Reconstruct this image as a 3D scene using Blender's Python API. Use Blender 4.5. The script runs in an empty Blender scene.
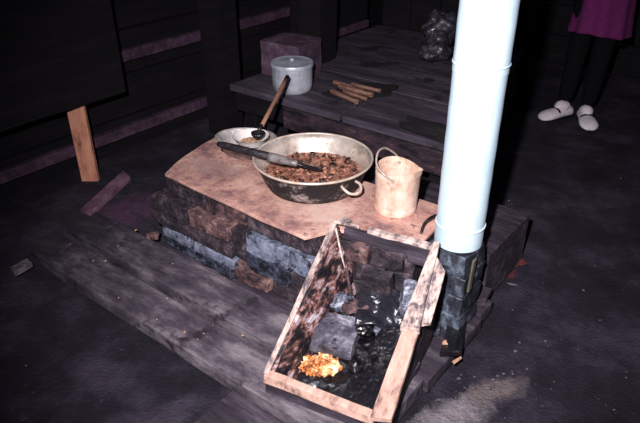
import bpy, bmesh, math, random
from mathutils import Vector, Matrix, Euler, noise
R=math.radians
random.seed(7)
sc=bpy.context.scene
C=sc.collection

# ------------------------------------------------------------------ materials
def lin(c):
    return tuple(((x/255)/12.92 if x/255<=.04045 else ((x/255+.055)/1.055)**2.4) for x in c)
def mat(name, cols, scale=(8,8,8), rough=.8, metal=0, bump=.3, detail=8, pos=None, speck=None, bscale=None, spec=.4, dist=0.0, coat=0, rough2=None):
    """noise driven colour ramp over object coordinates; cols are sRGB 0-255"""
    m=bpy.data.materials.new(name); m.use_nodes=True
    nt=m.node_tree; N=nt.nodes; L=nt.links
    b=N['Principled BSDF']
    tc=N.new('ShaderNodeTexCoord'); mp=N.new('ShaderNodeMapping'); mp.inputs['Scale'].default_value=[q*1.45 for q in scale]
    L.new(tc.outputs['Object'],mp.inputs['Vector'])
    nz=N.new('ShaderNodeTexNoise'); nz.inputs['Scale'].default_value=1; nz.inputs['Detail'].default_value=detail
    nz.inputs['Roughness'].default_value=.72; nz.inputs['Distortion'].default_value=dist
    L.new(mp.outputs[0],nz.inputs['Vector'])
    cr=N.new('ShaderNodeValToRGB'); L.new(nz.outputs['Fac'],cr.inputs[0])
    n=len(cols); pos=pos or [.3+.4*i/max(1,n-1) for i in range(n)]
    e=cr.color_ramp.elements
    while len(e)<n: e.new(.5)
    while len(e)>n: e.remove(e[-1])
    for i,c in enumerate(cols):
        e[i].position=pos[i]; e[i].color=(*lin(c),1)
    out=cr.outputs[0]
    if speck:
        col,ss,thr=speck
        n2=N.new('ShaderNodeTexNoise'); n2.inputs['Scale'].default_value=ss; n2.inputs['Detail'].default_value=4; n2.inputs['Roughness'].default_value=.7
        L.new(tc.outputs['Object'],n2.inputs['Vector'])
        r2=N.new('ShaderNodeMapRange'); r2.inputs['From Min'].default_value=thr; r2.inputs['From Max'].default_value=thr+.08
        L.new(n2.outputs['Fac'],r2.inputs['Value'])
        mx=N.new('ShaderNodeMix'); mx.data_type='RGBA'
        L.new(r2.outputs[0],mx.inputs[0]); L.new(out,mx.inputs[6]); mx.inputs[7].default_value=(*lin(col),1)
        out=mx.outputs[2]
    L.new(out,b.inputs['Base Color'])
    b.inputs['Roughness'].default_value=rough; b.inputs['Metallic'].default_value=metal
    b.inputs['Specular IOR Level'].default_value=spec
    if coat: b.inputs['Coat Weight'].default_value=coat; b.inputs['Coat Roughness'].default_value=.15
    if rough2 is not None:
        mr=N.new('ShaderNodeMapRange'); mr.inputs['From Min'].default_value=.4; mr.inputs['From Max'].default_value=.6
        mr.inputs['To Min'].default_value=rough; mr.inputs['To Max'].default_value=rough2
        L.new(nz.outputs['Fac'],mr.inputs['Value']); L.new(mr.outputs[0],b.inputs['Roughness'])
    if bump:
        n3=N.new('ShaderNodeTexNoise'); n3.inputs['Scale'].default_value=bscale or 60; n3.inputs['Detail'].default_value=6
        if bscale: L.new(tc.outputs['Object'],n3.inputs['Vector'])
        else:
            n3.inputs['Scale'].default_value=3; L.new(mp.outputs[0],n3.inputs['Vector'])
        bp=N.new('ShaderNodeBump'); bp.inputs['Strength'].default_value=bump; bp.inputs['Distance'].default_value=.01
        L.new(n3.outputs['Fac'],bp.inputs['Height']); L.new(bp.outputs[0],b.inputs['Normal'])
    return m

M={}
M['soil']=mat('soot_black_soil',[(21,18,26),(35,31,42),(64,57,70)],(2.2,2.2,2.2),rough=.9,bump=.7,bscale=110,pos=[.36,.50,.68],speck=((92,84,94),60,.67),spec=.25)
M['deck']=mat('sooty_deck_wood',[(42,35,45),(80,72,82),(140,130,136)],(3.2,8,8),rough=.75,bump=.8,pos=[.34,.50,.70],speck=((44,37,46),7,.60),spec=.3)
M['deck_dark']=mat('dark_deck_wood',[(30,25,34),(54,46,56),(90,82,92)],(3,14,14),rough=.7,bump=.6,speck=((120,110,115),30,.70),spec=.3)
M['plat']=mat('worn_platform_wood',[(38,33,43),(70,62,74),(104,95,106)],(2,11,11),rough=.7,bump=.45,pos=[.3,.52,.75],speck=((40,34,42),5,.56),spec=.3)
M['plat_face']=mat('scorched_fascia_wood',[(22,18,25),(60,44,52),(118,88,92)],(5,5,16),rough=.7,bump=.5,pos=[.4,.56,.75],spec=.3)
M['wall']=mat('smoke_blackened_boards',[(10,9,12),(17,14,19),(28,23,30)],(2,2,18),rough=.8,bump=.4,spec=.2)
M['rail']=mat('purple_brown_rail',[(34,25,36),(66,46,64),(92,70,86)],(3,12,12),rough=.7,bump=.4,spec=.3)
M['plate']=mat('rusty_steel_plate',[(120,92,96),(168,126,118),(194,150,136),(220,184,168)],(9,9,9),rough=.7,bump=.15,pos=[.34,.45,.53,.66],speck=((142,108,102),26,.58),dist=.1,spec=.35)
M['plate_edge']=mat('ash_plate_edge',[(120,100,96),(200,180,168)],(9,9,9),rough=.8,bump=.3)
M['brick']=mat('sooty_brick',[(20,17,24),(54,44,52),(118,100,104)],(14,14,14),rough=.7,bump=.8,pos=[.38,.54,.72],speck=((150,104,84),9,.66),bscale=60,dist=.3)
M['brick2']=mat('rust_stained_brick',[(30,24,30),(88,64,66),(158,126,120)],(11,11,11),rough=.75,bump=.8,pos=[.38,.5,.7],speck=((28,22,26),9,.55),bscale=60)
M['bluebrick']=mat('blue_painted_brick',[(38,38,48),(104,110,128),(148,154,172)],(14,14,18),rough=.45,bump=.6,pos=[.36,.48,.7],speck=((38,34,42),24,.57),bscale=70)
M['darkblue']=mat('sooted_blue_brick',[(24,22,30),(62,68,84),(120,132,152)],(16,16,22),rough=.5,bump=.6,pos=[.42,.54,.7],speck=((150,112,96),12,.66),bscale=70)
M['scrap_purple']=mat('weathered_purple_plank',[(60,44,58),(110,80,98),(140,112,126)],(8,8,8),rough=.7,bump=.4)
M['core']=mat('black_mortar',[(14,12,16),(36,30,36)],(20,20,20),rough=.9,bump=.8)
M['pale_wood']=mat('pale_weathered_wood',[(84,74,80),(184,162,154),(228,208,198)],(20,5,20),rough=.7,bump=.5,pos=[.38,.50,.66],speck=((92,80,86),20,.57))
M['orange_wood']=mat('orange_raw_wood',[(96,74,72),(182,146,132),(214,180,164)],(18,5,18),rough=.7,bump=.3,pos=[.34,.48,.72])
M['post_wood']=mat('orange_raw_post',[(112,72,60),(190,128,104),(222,166,138)],(14,14,4),rough=.7,bump=.3,pos=[.32,.46,.72])
M['burnt_wood']=mat('charred_board_face',[(18,14,20),(50,40,46),(136,88,76),(158,142,148),(212,202,206)],(30,9,18),rough=.55,bump=.8,pos=[.42,.48,.53,.57,.68],dist=.4,speck=((24,18,24),16,.56))
M['tar']=mat('glossy_black_tar',[(8,7,11),(24,22,28)],(14,14,14),rough=.13,bump=1.0,bscale=70,spec=.8,coat=.6)
M['foil']=mat('crumpled_black_plastic',[(14,13,18),(40,40,50)],(10,10,10),rough=.22,bump=1,bscale=26,spec=.8,coat=.5)
M['ash']=mat('grey_ash_crust',[(30,28,36),(104,106,122),(196,200,212)],(26,26,26),rough=.6,bump=1,pos=[.38,.52,.68],bscale=70)
M['slab']=mat('ash_dusted_slab',[(28,26,34),(82,80,94),(156,152,164)],(13,13,13),rough=.65,bump=.7,pos=[.33,.5,.7],speck=((36,32,40),11,.58),bscale=70)
M['gold']=mat('golden_shavings',[(90,44,24),(214,130,72),(255,232,180)],(24,24,24),rough=.5,bump=.3,pos=[.38,.5,.6])
M['yellow']=mat('yellow_scrap',[(206,160,40),(240,210,90)],(40,40,40),rough=.5,bump=.2)
M['chip']=mat('tan_chip',[(150,104,80),(216,178,150)],(40,40,40),rough=.8,bump=.3)
M['red']=mat('red_scrap',[(60,26,30),(100,46,46)],(40,40,40),rough=.8,bump=.3)
M['pan_out']=mat('soot_crusted_pan',[(14,12,15),(30,26,30),(166,150,146)],(12,12,16),rough=.65,metal=.0,bump=.6,pos=[.3,.52,.68],bscale=50)
M['pan_in']=mat('greasy_aluminium_inside',[(150,138,132),(212,196,184),(236,226,216)],(9,9,12),rough=.42,metal=.6,bump=.2,pos=[.3,.46,.62],speck=((140,124,118),11,.60))
M['pan_rim']=mat('worn_aluminium_rim',[(168,148,134),(226,210,196)],(20,20,20),rough=.4,metal=.2,bump=.1)
M['stew']=mat('brown_meat_stew',[(56,32,28),(144,94,76),(196,146,124)],(30,30,30),rough=.45,bump=1,pos=[.36,.48,.62],bscale=60,coat=.1)
M['meat']=mat('dark_meat_chunk',[(30,18,20),(74,46,42),(164,124,112)],(45,45,45),rough=.35,bump=.8,pos=[.42,.55,.70],bscale=70,coat=.1)
M['can']=mat('rust_stained_tin',[(180,138,116),(222,190,170),(240,220,206)],(10,10,7),rough=.5,metal=.1,bump=.15,pos=[.32,.47,.66],speck=((158,122,104),16,.62))
M['wire']=mat('dull_wire',[(150,132,122),(206,190,178)],(30,30,30),rough=.4,metal=.3,bump=.1)
M['pipe']=mat('blue_white_galvanised',[(182,212,232),(206,230,244),(222,240,250)],(14,14,4),rough=.5,metal=.12,bump=.05,pos=[.3,.5,.7],speck=((168,194,212),14,.66),spec=.6)
M['pot']=mat('scuffed_aluminium_pot',[(96,98,108),(176,180,190),(210,212,222)],(12,12,9),rough=.42,metal=.25,bump=.2,pos=[.3,.5,.72])
M['lid']=mat('dented_aluminium_lid',[(140,146,158),(178,184,196),(206,210,220)],(9,9,9),rough=.45,metal=.2,bump=.15)
M['enamel']=mat('white_enamel',[(214,206,200),(240,236,230)],(14,14,14),rough=.3,bump=.05,speck=((90,80,80),18,.68))
M['tin_grey']=mat('grey_tin_basin',[(84,80,84),(160,152,150),(190,182,178)],(14,14,14),rough=.45,metal=.2,bump=.3,pos=[.35,.5,.7])
M['black_iron']=mat('black_iron',[(12,11,14),(34,30,34)],(30,30,30),rough=.35,bump=.4,spec=.6)
M['dark_handle']=mat('charred_handle_wood',[(18,15,19),(40,35,40),(92,84,90)],(6,30,30),rough=.5,bump=.4,pos=[.38,.58,.78])
M['grey_metal']=mat('worn_ferrule_metal',[(70,64,66),(170,160,158)],(20,20,20),rough=.4,metal=.3,bump=.2)
M['stick_wood']=mat('brown_handle_wood',[(124,86,70),(172,128,106)],(20,20,20),rough=.6,bump=.2)
M['fire_stick']=mat('tan_firewood',[(58,40,36),(120,86,74),(160,124,108)],(8,30,30),rough=.7,bump=.5)
M['rag']=mat('sooty_rag',[(10,8,12),(20,16,22)],(20,20,20),rough=.9,bump=.8)
M['purple_box']=mat('scuffed_purple_crate',[(40,30,42),(84,62,80),(128,106,122)],(8,8,8),rough=.75,bump=.4,pos=[.32,.52,.75])
M['bag']=mat('crumpled_grey_plastic',[(28,26,32),(62,60,70),(128,124,136)],(18,18,18),rough=.35,bump=.6,pos=[.4,.56,.72],bscale=40,coat=.3)
M['iron_sup']=mat('greasy_pillar_brick',[(20,19,25),(56,58,68),(126,140,156)],(14,14,10),rough=.4,bump=.6,pos=[.36,.52,.72],bscale=50)
M['strip']=mat('dull_metal_strip',[(60,58,50),(110,106,92)],(20,20,8),rough=.5,bump=.3)
M['skirt']=mat('magenta_wool',[(84,18,72),(106,26,90)],(30,30,30),rough=.9,bump=.3)
M['black_cloth']=mat('black_cloth',[(10,9,12),(18,16,21)],(20,20,20),rough=.95,bump=.2,spec=.1)
M['shoe']=mat('white_leather',[(196,184,190),(232,224,228)],(20,20,20),rough=.5,bump=.1)
M['skin']=mat('skin',[(150,104,84),(170,120,98)],(8,8,8),rough=.6,bump=.05)
M['hair']=mat('black_hair',[(12,10,12),(26,22,24)],(50,50,8),rough=.5,bump=.3)
M['eye']=mat('eye_white',[(230,226,222),(240,238,236)],rough=.2,bump=0)
M['dust']=mat('pale_ash_dust',[(46,41,48),(92,84,90),(140,130,134)],(20,20,20),rough=.95,bump=.8,bscale=60)

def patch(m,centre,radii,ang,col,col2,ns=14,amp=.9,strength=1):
    '''a stain or painted shade with a ragged outline of its own, in object coordinates'''
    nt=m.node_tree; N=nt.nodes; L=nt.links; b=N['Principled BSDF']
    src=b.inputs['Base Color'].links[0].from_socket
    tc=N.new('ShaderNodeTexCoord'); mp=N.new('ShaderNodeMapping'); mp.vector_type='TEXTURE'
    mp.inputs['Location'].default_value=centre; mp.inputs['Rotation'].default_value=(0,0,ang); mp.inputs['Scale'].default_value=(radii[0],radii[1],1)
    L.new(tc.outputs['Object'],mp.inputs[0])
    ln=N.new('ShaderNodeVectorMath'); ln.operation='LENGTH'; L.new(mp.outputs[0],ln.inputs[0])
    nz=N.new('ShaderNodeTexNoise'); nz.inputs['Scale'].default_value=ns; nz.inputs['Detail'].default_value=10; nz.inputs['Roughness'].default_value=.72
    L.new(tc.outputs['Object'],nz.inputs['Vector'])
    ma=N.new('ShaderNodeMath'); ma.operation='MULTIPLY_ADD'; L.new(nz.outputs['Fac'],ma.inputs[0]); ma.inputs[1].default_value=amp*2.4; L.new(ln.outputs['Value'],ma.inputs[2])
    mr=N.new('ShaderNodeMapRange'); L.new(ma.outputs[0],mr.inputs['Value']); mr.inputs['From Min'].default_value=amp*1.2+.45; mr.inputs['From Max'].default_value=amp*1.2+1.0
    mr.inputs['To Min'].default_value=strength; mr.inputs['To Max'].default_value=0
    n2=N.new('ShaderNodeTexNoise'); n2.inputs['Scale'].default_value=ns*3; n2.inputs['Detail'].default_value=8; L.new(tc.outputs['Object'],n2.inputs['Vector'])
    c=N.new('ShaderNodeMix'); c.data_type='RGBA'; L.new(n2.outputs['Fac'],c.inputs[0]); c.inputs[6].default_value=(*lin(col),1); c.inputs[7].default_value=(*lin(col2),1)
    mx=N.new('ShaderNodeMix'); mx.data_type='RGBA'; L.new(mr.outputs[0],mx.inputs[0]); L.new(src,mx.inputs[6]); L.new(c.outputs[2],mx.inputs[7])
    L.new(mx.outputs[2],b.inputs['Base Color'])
# ------------------------------------------------------------------ mesh helpers
def newbm(): return bmesh.new()
def setmi(faces,mi):
    for f in faces: f.material_index=mi
def box(bm,c,s,rot=(0,0,0),mi=0,jit=0,taper=None):
    mt=Matrix.Translation(c)@Euler(rot).to_matrix().to_4x4()@Matrix.Diagonal((*s,1))
    r=bmesh.ops.create_cube(bm,size=1,matrix=mt)
    if jit:
        for v in r['verts']: v.co+=Vector([random.uniform(-jit,jit) for _ in range(3)])
    setmi({f for v in r['verts'] for f in v.link_faces},mi)
    return r['verts']
def hexa(bm,bot,top,mi=0):
    """closed prism between two matching vertex loops"""
    a=[bm.verts.new(p) for p in bot]; b=[bm.verts.new(p) for p in top]; n=len(a); fs=[]
    fs.append(bm.faces.new(a[::-1])); fs.append(bm.faces.new(b))
    for i in range(n): fs.append(bm.faces.new((a[i],a[(i+1)%n],b[(i+1)%n],b[i])))
    setmi(fs,mi)
def prism(bm,poly,z0,z1,mi=0): hexa(bm,[(x,y,z0) for x,y in poly],[(x,y,z1) for x,y in poly],mi)
def lathe(bm,prof,n=48,c=(0,0,0),mi=0,closed=False,fn=None):
    rings=[]
    for r,z in prof:
        if r<1e-5: rings.append([bm.verts.new((c[0],c[1],c[2]+z))])
        else: rings.append([bm.verts.new((c[0]+r*math.cos(2*math.pi*i/n),c[1]+r*math.sin(2*math.pi*i/n),c[2]+z)) for i in range(n)])
    if closed: rings.append(rings[0])
    fs=[]
    for a,b in zip(rings,rings[1:]):
        for i in range(n):
            j=(i+1)%n
            if len(a)==1 and len(b)==1: continue
            if len(a)==1: fs.append(bm.faces.new((a[0],b[j],b[i])))
            elif len(b)==1: fs.append(bm.faces.new((a[i],a[j],b[0])))
            else: fs.append(bm.faces.new((a[i],a[j],b[j],b[i])))
    setmi(fs,mi)
def tube(bm,pts,rad,n=10,mi=0,closed=False,flat=1.0):
    pts=[Vector(p) for p in pts]; m=len(pts)
    if not hasattr(rad,'__len__'): rad=[rad]*m
    rings=[]; up=None
    for i,p in enumerate(pts):
        if closed: t=(pts[(i+1)%m]-pts[i-1]).normalized()
        else: t=(pts[min(i+1,m-1)]-pts[max(i-1,0)]).normalized()
        if up is None: up=Vector((0,0,1)) if abs(t.z)<.9 else Vector((1,0,0))
        s=t.cross(up).normalized(); up=s.cross(t).normalized()
        rings.append([bm.verts.new(p+rad[i]*(s*math.cos(2*math.pi*k/n)+up*math.sin(2*math.pi*k/n)*flat)) for k in range(n)])
    fs=[]
    rr=rings+[rings[0]] if closed else rings
    for a,b in zip(rr,rr[1:]):
        for k in range(n): fs.append(bm.faces.new((a[k],a[(k+1)%n],b[(k+1)%n],b[k])))
    if not closed: fs.append(bm.faces.new(rings[0][::-1])); fs.append(bm.faces.new(rings[-1]))
    setmi(fs,mi)
def blob(bm,c,s,amp=.2,freq=3,sub=3,seed=0,mi=0,rot=(0,0,0)):
    r=bmesh.ops.create_icosphere(bm,subdivisions=sub,radius=1)
    mt=Euler(rot).to_matrix()
    for v in r['verts']:
        d=1+amp*noise.noise(v.co*freq+Vector((seed,seed*1.7,0)))*1.6
        v.co=mt@Vector((v.co.x*s[0]*d,v.co.y*s[1]*d,v.co.z*s[2]*d))+Vector(c)
    setmi({f for v in r['verts'] for f in v.link_faces},mi)
def spline(ps,k=8):
    ps=[Vector(p) for p in ps]; out=[]
    q=[ps[0]]+ps+[ps[-1]]
    for i in range(1,len(q)-2):
        for j in range(k):
            t=j/k; a,b,c,d=q[i-1:i+3]
            out.append(.5*((2*b)+(c-a)*t+(2*a-5*b+4*c-d)*t*t+(3*b-a-3*c+d)*t**3))
    return out+[ps[-1]]
def rough_mesh(bm,cuts,amp,freq,seed=0):
    bmesh.ops.subdivide_edges(bm,edges=bm.edges[:],cuts=cuts,use_grid_fill=True)
    for v in bm.verts:
        v.co+=noise.noise_vector(v.co*freq+Vector((seed,0,0)))*amp
def obj(name,bm,mats,parent=None,smooth=False,bevel=0,loc=None,rotz=0,sub=0,auto=None):
    bmesh.ops.recalc_face_normals(bm,faces=bm.faces[:])
    me=bpy.data.meshes.new(name); bm.to_mesh(me); bm.free()
    for m in (mats if isinstance(mats,(list,tuple)) else [mats]): me.materials.append(M[m])
    if smooth:
        for p in me.polygons: p.use_smooth=True
        if auto: me.set_sharp_from_angle(angle=R(auto))
    o=bpy.data.objects.new(name,me); C.objects.link(o)
    if parent is not None: o.parent=parent
    if loc is not None: o.location=loc
    o.rotation_euler=(0,0,rotz)
    if bevel:
        b=o.modifiers.new('Bevel','BEVEL'); b.width=bevel; b.segments=2; b.limit_method='ANGLE'
    if sub:
        s=o.modifiers.new('Subdivision','SUBSURF'); s.levels=sub; s.render_levels=sub
    return o
def tag(o,label,cat,group=None,kind=None):
    o['label']=label; o['category']=cat
    if group: o['group']=group
    if kind: o['kind']=kind
    return o
def thing(name,label,cat,loc=(0,0,0),rotz=0,group=None):
    o=bpy.data.objects.new(name,None); C.objects.link(o); o.location=loc; o.rotation_euler=(0,0,rotz)
    o.empty_display_size=.05
    return tag(o,label,cat,group)
def struct(o): o['kind']='structure'; return o

patch(M['soil'],(.33,1.14,0),(.20,.07,1),R(38),(70,64,70),(150,140,146),16,.8)
patch(M['soil'],(.50,1.27,0),(.12,.05,1),R(20),(60,54,58),(126,112,112),18,.8)
patch(M['soil'],(-.80,2.18,0),(.24,.10,1),R(45),(44,30,44),(86,60,82),12,1.0)
patch(M['soil'],(.65,1.83,0),(.06,.05,1),0,(60,30,36),(120,56,60),30,.8)
patch(M['soil'],(-.42,1.13,0),(.16,.06,1),R(60),(44,38,50),(86,78,92),10,1.0,.7)
patch(M['soil'],(-.62,1.32,0),(.16,.08,1),R(-30),(44,38,50),(76,68,84),10,1.0,.7)
patch(M['deck'],(-.72,-.02,0),(.42,.4,1),0,(26,22,30),(48,42,52),9,.8,.9)  # flash falloff painted into the deck colour: left plank ends darkened
patch(M['plate'],(.10,.12,0),(.16,.08,1),.2,(120,100,104),(168,140,132),16,1.0,.6)
patch(M['plate'],(.60,.12,0),(.14,.10,1),.2,(196,160,146),(236,210,196),16,1.0,.7)
# stove frame: local x runs along the stove front, local y into the room
A0=Vector((-.54,1.957,0)); TH=R(-38)
ux=Vector((math.cos(TH),math.sin(TH),0)); uy=Vector((-math.sin(TH),math.cos(TH),0))
def S(a,b,z=0): return A0+ux*a+uy*b+Vector((0,0,z))

# ------------------------------------------------------------------ setting
bm=newbm(); bmesh.ops.create_grid(bm,x_segments=150,y_segments=150,size=4.5)
for v in bm.verts:
    v.co.x+=.6; v.co.y+=2.5
    l_=Vector((v.co.x,v.co.y,0))-Vector((-.54,1.957,0)); a_=l_.dot(Vector((.788,-.6157,0))); k_=min(1,max(0,(-.05-a_)/.42)); k_=k_*k_*(3-2*k_)
    v.co.z=-.012+.010*noise.noise(v.co*3.1)+.005*noise.noise(v.co*11)+.062*k_
struct(obj('floor',bm,'soil',smooth=True))
# left wall: boards along local y, at local x = WL
WL=-.80
bm=newbm()
for k in range(11):
    z=.01+k*.2
    box(bm,(WL-.03+random.uniform(-.004,.004),1.05,z+.1),(.03,4.3,.19))
struct(obj('wall_left',bm,'wall',loc=A0,rotz=TH,bevel=.003))
bm=newbm(); box(bm,(WL,.75,.15),(.035,3.4,.05)); struct(obj('trim_1',bm,'rail',loc=A0,rotz=TH,bevel=.004))
bm=newbm(); box(bm,(WL,.75,.50),(.035,3.4,.05)); struct(obj('trim_2',bm,'rail',loc=A0,rotz=TH,bevel=.004))
bm=newbm()
for k in range(11): box(bm,(1.15,3.22+random.uniform(-.004,.004),.11+k*.2),(4.6,.03,.19))
struct(obj('wall_back',bm,'wall',loc=A0,rotz=TH,bevel=.003))
bm=newbm()
for k in range(11): box(bm,(3.45,1.2,.11+k*.2),(.03,4.0,.19))
struct(obj('wall_right',bm,'wall',loc=A0,rotz=TH,bevel=.003))

# ------------------------------------------------------------------ deck planks in front of the stove
def plank(a0,a1,b0,b1,z0,z1,label,m='deck',seed=0,name='floor_plank',group='planks of the low deck',rot=0,skew=0):
    ca,cb=(a0+a1)/2,(b0+b1)/2
    bm=newbm(); hx,hy=(a1-a0)/2,(b1-b0)/2
    nseg=12
    prev=None
    loops=[]
    for i in range(nseg+1):
        x=-hx+2*hx*i/nseg
        e=.003*noise.noise(Vector((x*4,seed,0))); e2=.003*noise.noise(Vector((x*4,seed+9,0)))
        zz=.002*noise.noise(Vector((x*3,seed,5)))
        sk=skew if i==nseg else 0
        loops.append([(x,-hy+e,z0-z0),(x+sk,hy+e2,0),(x+sk,hy+e2,z1-z0+zz),(x,-hy+e,z1-z0+zz)])
    vs=[[bm.verts.new(p) for p in l] for l in loops]
    for p,q in zip(vs,vs[1:]):
        for k in range(4): bm.faces.new((p[k],p[(k+1)%4],q[(k+1)%4],q[k]))
    bm.faces.new(vs[0][::-1]); bm.faces.new(vs[-1])
    o=obj(name,bm,m,loc=S(ca,cb,z0),rotz=TH+rot,bevel=.004)
    return tag(o,label,'plank',group)
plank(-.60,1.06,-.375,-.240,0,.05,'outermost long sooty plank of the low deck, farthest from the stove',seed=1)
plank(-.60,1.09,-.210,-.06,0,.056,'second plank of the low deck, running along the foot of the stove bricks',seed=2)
plank(-.02,1.10,-.05,.12,0,.047,'deck plank lying under the front bricks of the stove, ending right of the wooden box',m='deck_dark',seed=3)
plank(.0,1.10,.13,.29,0,.046,'deck plank passing under the stove and carrying the block under the pipe',m='deck_dark',seed=4)
plank(.0,1.09,.30,.392,0,.047,'innermost plank of the low deck, its end showing right of the pipe',m='deck_dark',seed=5)
plank(.69,1.05,-.60,-.39,0,.035,'short lower plank in front of the deck at the bottom of the view',m='deck_dark',seed=6)
# raised slab behind pipe
plank(.30,1.05,.40,.735,0,.20,'thick dark wooden block behind the pipe, lower than the platform',m='deck_dark',seed=7,name='wooden_block',group=None)

# ------------------------------------------------------------------ stove
st=thing('brick_stove','low sooty brick stove with a rusty steel plate top, some bricks blue-grey','stove',A0,TH)
front=[(0.02,.02),(.67,.045),(.93,.12),(.925,.36),(-.06,.30)]
bm=newbm(); prism(bm,front,.053,.318)
obj('core',bm,'core',st)
def brick_run(p0,p1,zs,out,blue=(),rust=(),L=.165,h=.062,depth=.05,off=(0,.5,0,.5),mouth=False,ledge=()):
    bms=[newbm(),newbm(),newbm()]
    p0=Vector((*p0,0)); p1=Vector((*p1,0)); d=(p1-p0); LL=d.length; d.normalize(); nrm=Vector((d.y,-d.x,0))
    ang=math.atan2(d.y,d.x); idx=0
    for r,z in enumerate(zs):
        x=-off[r%4]*L
        while x<LL-.01:
            a=max(0,x)+.004; b=min(LL,x+L)-.004
            if b-a>.025:
                k=1 if (r,idx_in(x,L)) in blue else (2 if (r,idx_in(x,L)) in rust else 0)
                push=out+random.uniform(-.006,.006)+(.022 if r in ledge else 0)
                c=p0+d*((a+b)/2)+nrm*(push-depth/2)
                box(bms[k],(c.x,c.y,z+h/2),(b-a,depth,h),(random.uniform(-.04,.04),random.uniform(-.02,.02),ang+random.uniform(-.02,.02)),jit=.003)
            x+=L
    return bms
def idx_in(x,L): return int(round(x/L+.5001)) 
zs=[.053,.120,.187,.253]
def merge(dst,src):
    me=bpy.data.meshes.new('t'); src.to_mesh(me); src.free(); dst.from_mesh(me); bpy.data.meshes.remove(me)
# front courses: a0,a1,z0,z1,how far the brick stands proud,material slot (0 sooty, 1 blue, 2 rust-stained)
FB=[(.0,.192,.250,.318,0,0),(.20,.382,.250,.318,0,2),(.39,.565,.246,.318,.0,0),(.573,.672,.25,.318,0,0),
    (-.045,.142,.186,.247,.045,0),(.150,.335,.186,.247,.045,2),(.340,.392,.135,.245,.028,0),(.400,.578,.172,.240,.022,1),(.586,.672,.172,.244,.018,1),
    (-.045,.142,.136,.184,.047,0),(.150,.350,.134,.184,.047,0),(.398,.575,.104,.168,.022,3),(.582,.67,.104,.168,.02,0),
    (.008,.150,.094,.134,.050,1),(.176,.362,.094,.132,.052,1),(.366,.40,.09,.13,.03,2),
    (-.01,.165,.054,.091,.048,3),(.172,.350,.054,.091,.052,3),(.355,.50,.054,.10,.04,2),(.508,.66,.054,.10,.02,0)]
bm=newbm()
for a0,a1,z0,z1,pu,k in FB:
    d_=.06+pu; a_=(a0+a1)/2
    box(bm,(a_,-pu+d_/2,(z0+z1)/2),(a1-a0,d_,z1-z0),(random.uniform(-.03,.03),random.uniform(-.02,.02),random.uniform(-.02,.02)),mi=k,jit=.003)
for r_,z in enumerate(zs):
    x=0
    for L_ in ((.16,.16) if r_%2 else (.08,.16,.08)):
        p=Vector((0,.0,0)).lerp(Vector((-.07,.31,0)),(x+L_/2)/.32); x+=L_
        box(bm,(p.x+.02-(.02 if r_<3 else 0),p.y+.004,z+.031),(.05,L_-.008,.061),(0,0,.22+random.uniform(-.03,.03)),mi=0,jit=.003)
rough_mesh(bm,3,.007,26)
obj('bricks',bm,['brick','bluebrick','brick2','darkblue'],st,smooth=True,auto=40,bevel=.003)
# mouth bricks seen inside the box
rn=brick_run((.675,.025),(.955,.095),zs,.0,rust={(2,0),(3,1),(2,1)},L=.1)
bm=newbm()
merge(bm,rn[0]); merge(bm,rn[1]); rough_mesh(bm,3,.006,26); obj('hearth_bricks',bm,'brick',st,smooth=True,auto=40,bevel=.003)
rough_mesh(rn[2],3,.005,26); obj('hearth_rusty_bricks',rn[2],'brick2',st,smooth=True,auto=40,bevel=.003)
# steel plate
arc=[(-.012,-.012),(-.055,.09),(-.082,.19),(-.097,.317)]
poly=[(.008,-.012),(.2,-.022),(.45,-.03),(.655,-.034),(.70,.062),(.80,.092),(.935,.125),(.93,.22),(.92,.38),(.6,.37),(.25,.345),(-.085,.325),(-.076,.24),(-.052,.14),(-.026,.06)]
bm=newbm(); prism(bm,poly,.320,.331)
bmesh.ops.subdivide_edges(bm,edges=[e for e in bm.edges if abs(e.verts[0].co.z-e.verts[1].co.z)<1e-5],cuts=5)
for v in bm.verts: 
    n_=noise.noise(v.co*7); v.co.x+=.004*n_; v.co.y+=.004*noise.noise(v.co*9)
obj('top_plate',bm,'plate',st,bevel=.002)

# ------------------------------------------------------------------ raised platform
PZ=.36
pf=thing('raised_platform','wide raised wooden platform behind the stove carrying the lidded pot','platform',tuple(S(0,0)),TH)
def pboard(poly,m='plat',name='board'):
    bm=newbm(); prism(bm,poly,PZ-.03,PZ); obj(name,bm,m,pf,bevel=.004)
pboard([(-.44,.75),(.20,.75),(.155,1.20),(-.44,1.20)])
pboard([(.214,.75),(.72,.75),(.655,1.13),(.17,1.13)])
pboard([(-.44,1.212),(.153,1.212),(.045,2.15),(-.53,2.15),(-.53,1.45)])
pboard([(.168,1.142),(.652,1.142),(.42,2.15),(.06,2.15)])
bm=newbm(); box(bm,(.30,.765,.275),(.82,.03,.10)); obj('fascia_board',bm,'plat_face',pf,bevel=.004)
bm=newbm(); box(bm,(-.28,.80,.275),(.32,.03,.10)); obj('fascia_board',bm,'wall',pf,bevel=.004)
bm=newbm(); hexa(bm,[(.69,.80,.0),(.71,.80,.0),(.71,.80,.33),(.69,.80,.33)],[(.40,2.14,.0),(.42,2.14,.0),(.42,2.14,.33),(.40,2.14,.33)]); obj('side_board',bm,'wall',pf,bevel=.004)
for a,b in ((-.38,.85),(.64,.84),(-.45,2.08),(.25,.84)):
    bm=newbm(); box(bm,(a,b,.165),(.07,.07,.33)); obj('leg',bm,'wall',pf,bevel=.004)
bc=thing('panelled_bench','dark panelled bench side with a pinkish plinth strip at the platform back','bench',tuple(S(-.55,1.3,0)),TH)
bm=newbm(); box(bm,(-.06,.46,.62),(.1,.62,.5)); obj('side_panel',bm,'wall',bc,bevel=.004)
bm=newbm(); box(bm,(.0,.46,.385),(.02,.60,.045)); obj('plinth_strip',bm,'rail',bc,bevel=.003)
bm=newbm(); box(bm,(-.06,.46,.175),(.06,.6,.35)); obj('base',bm,'wall',bc)
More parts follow.
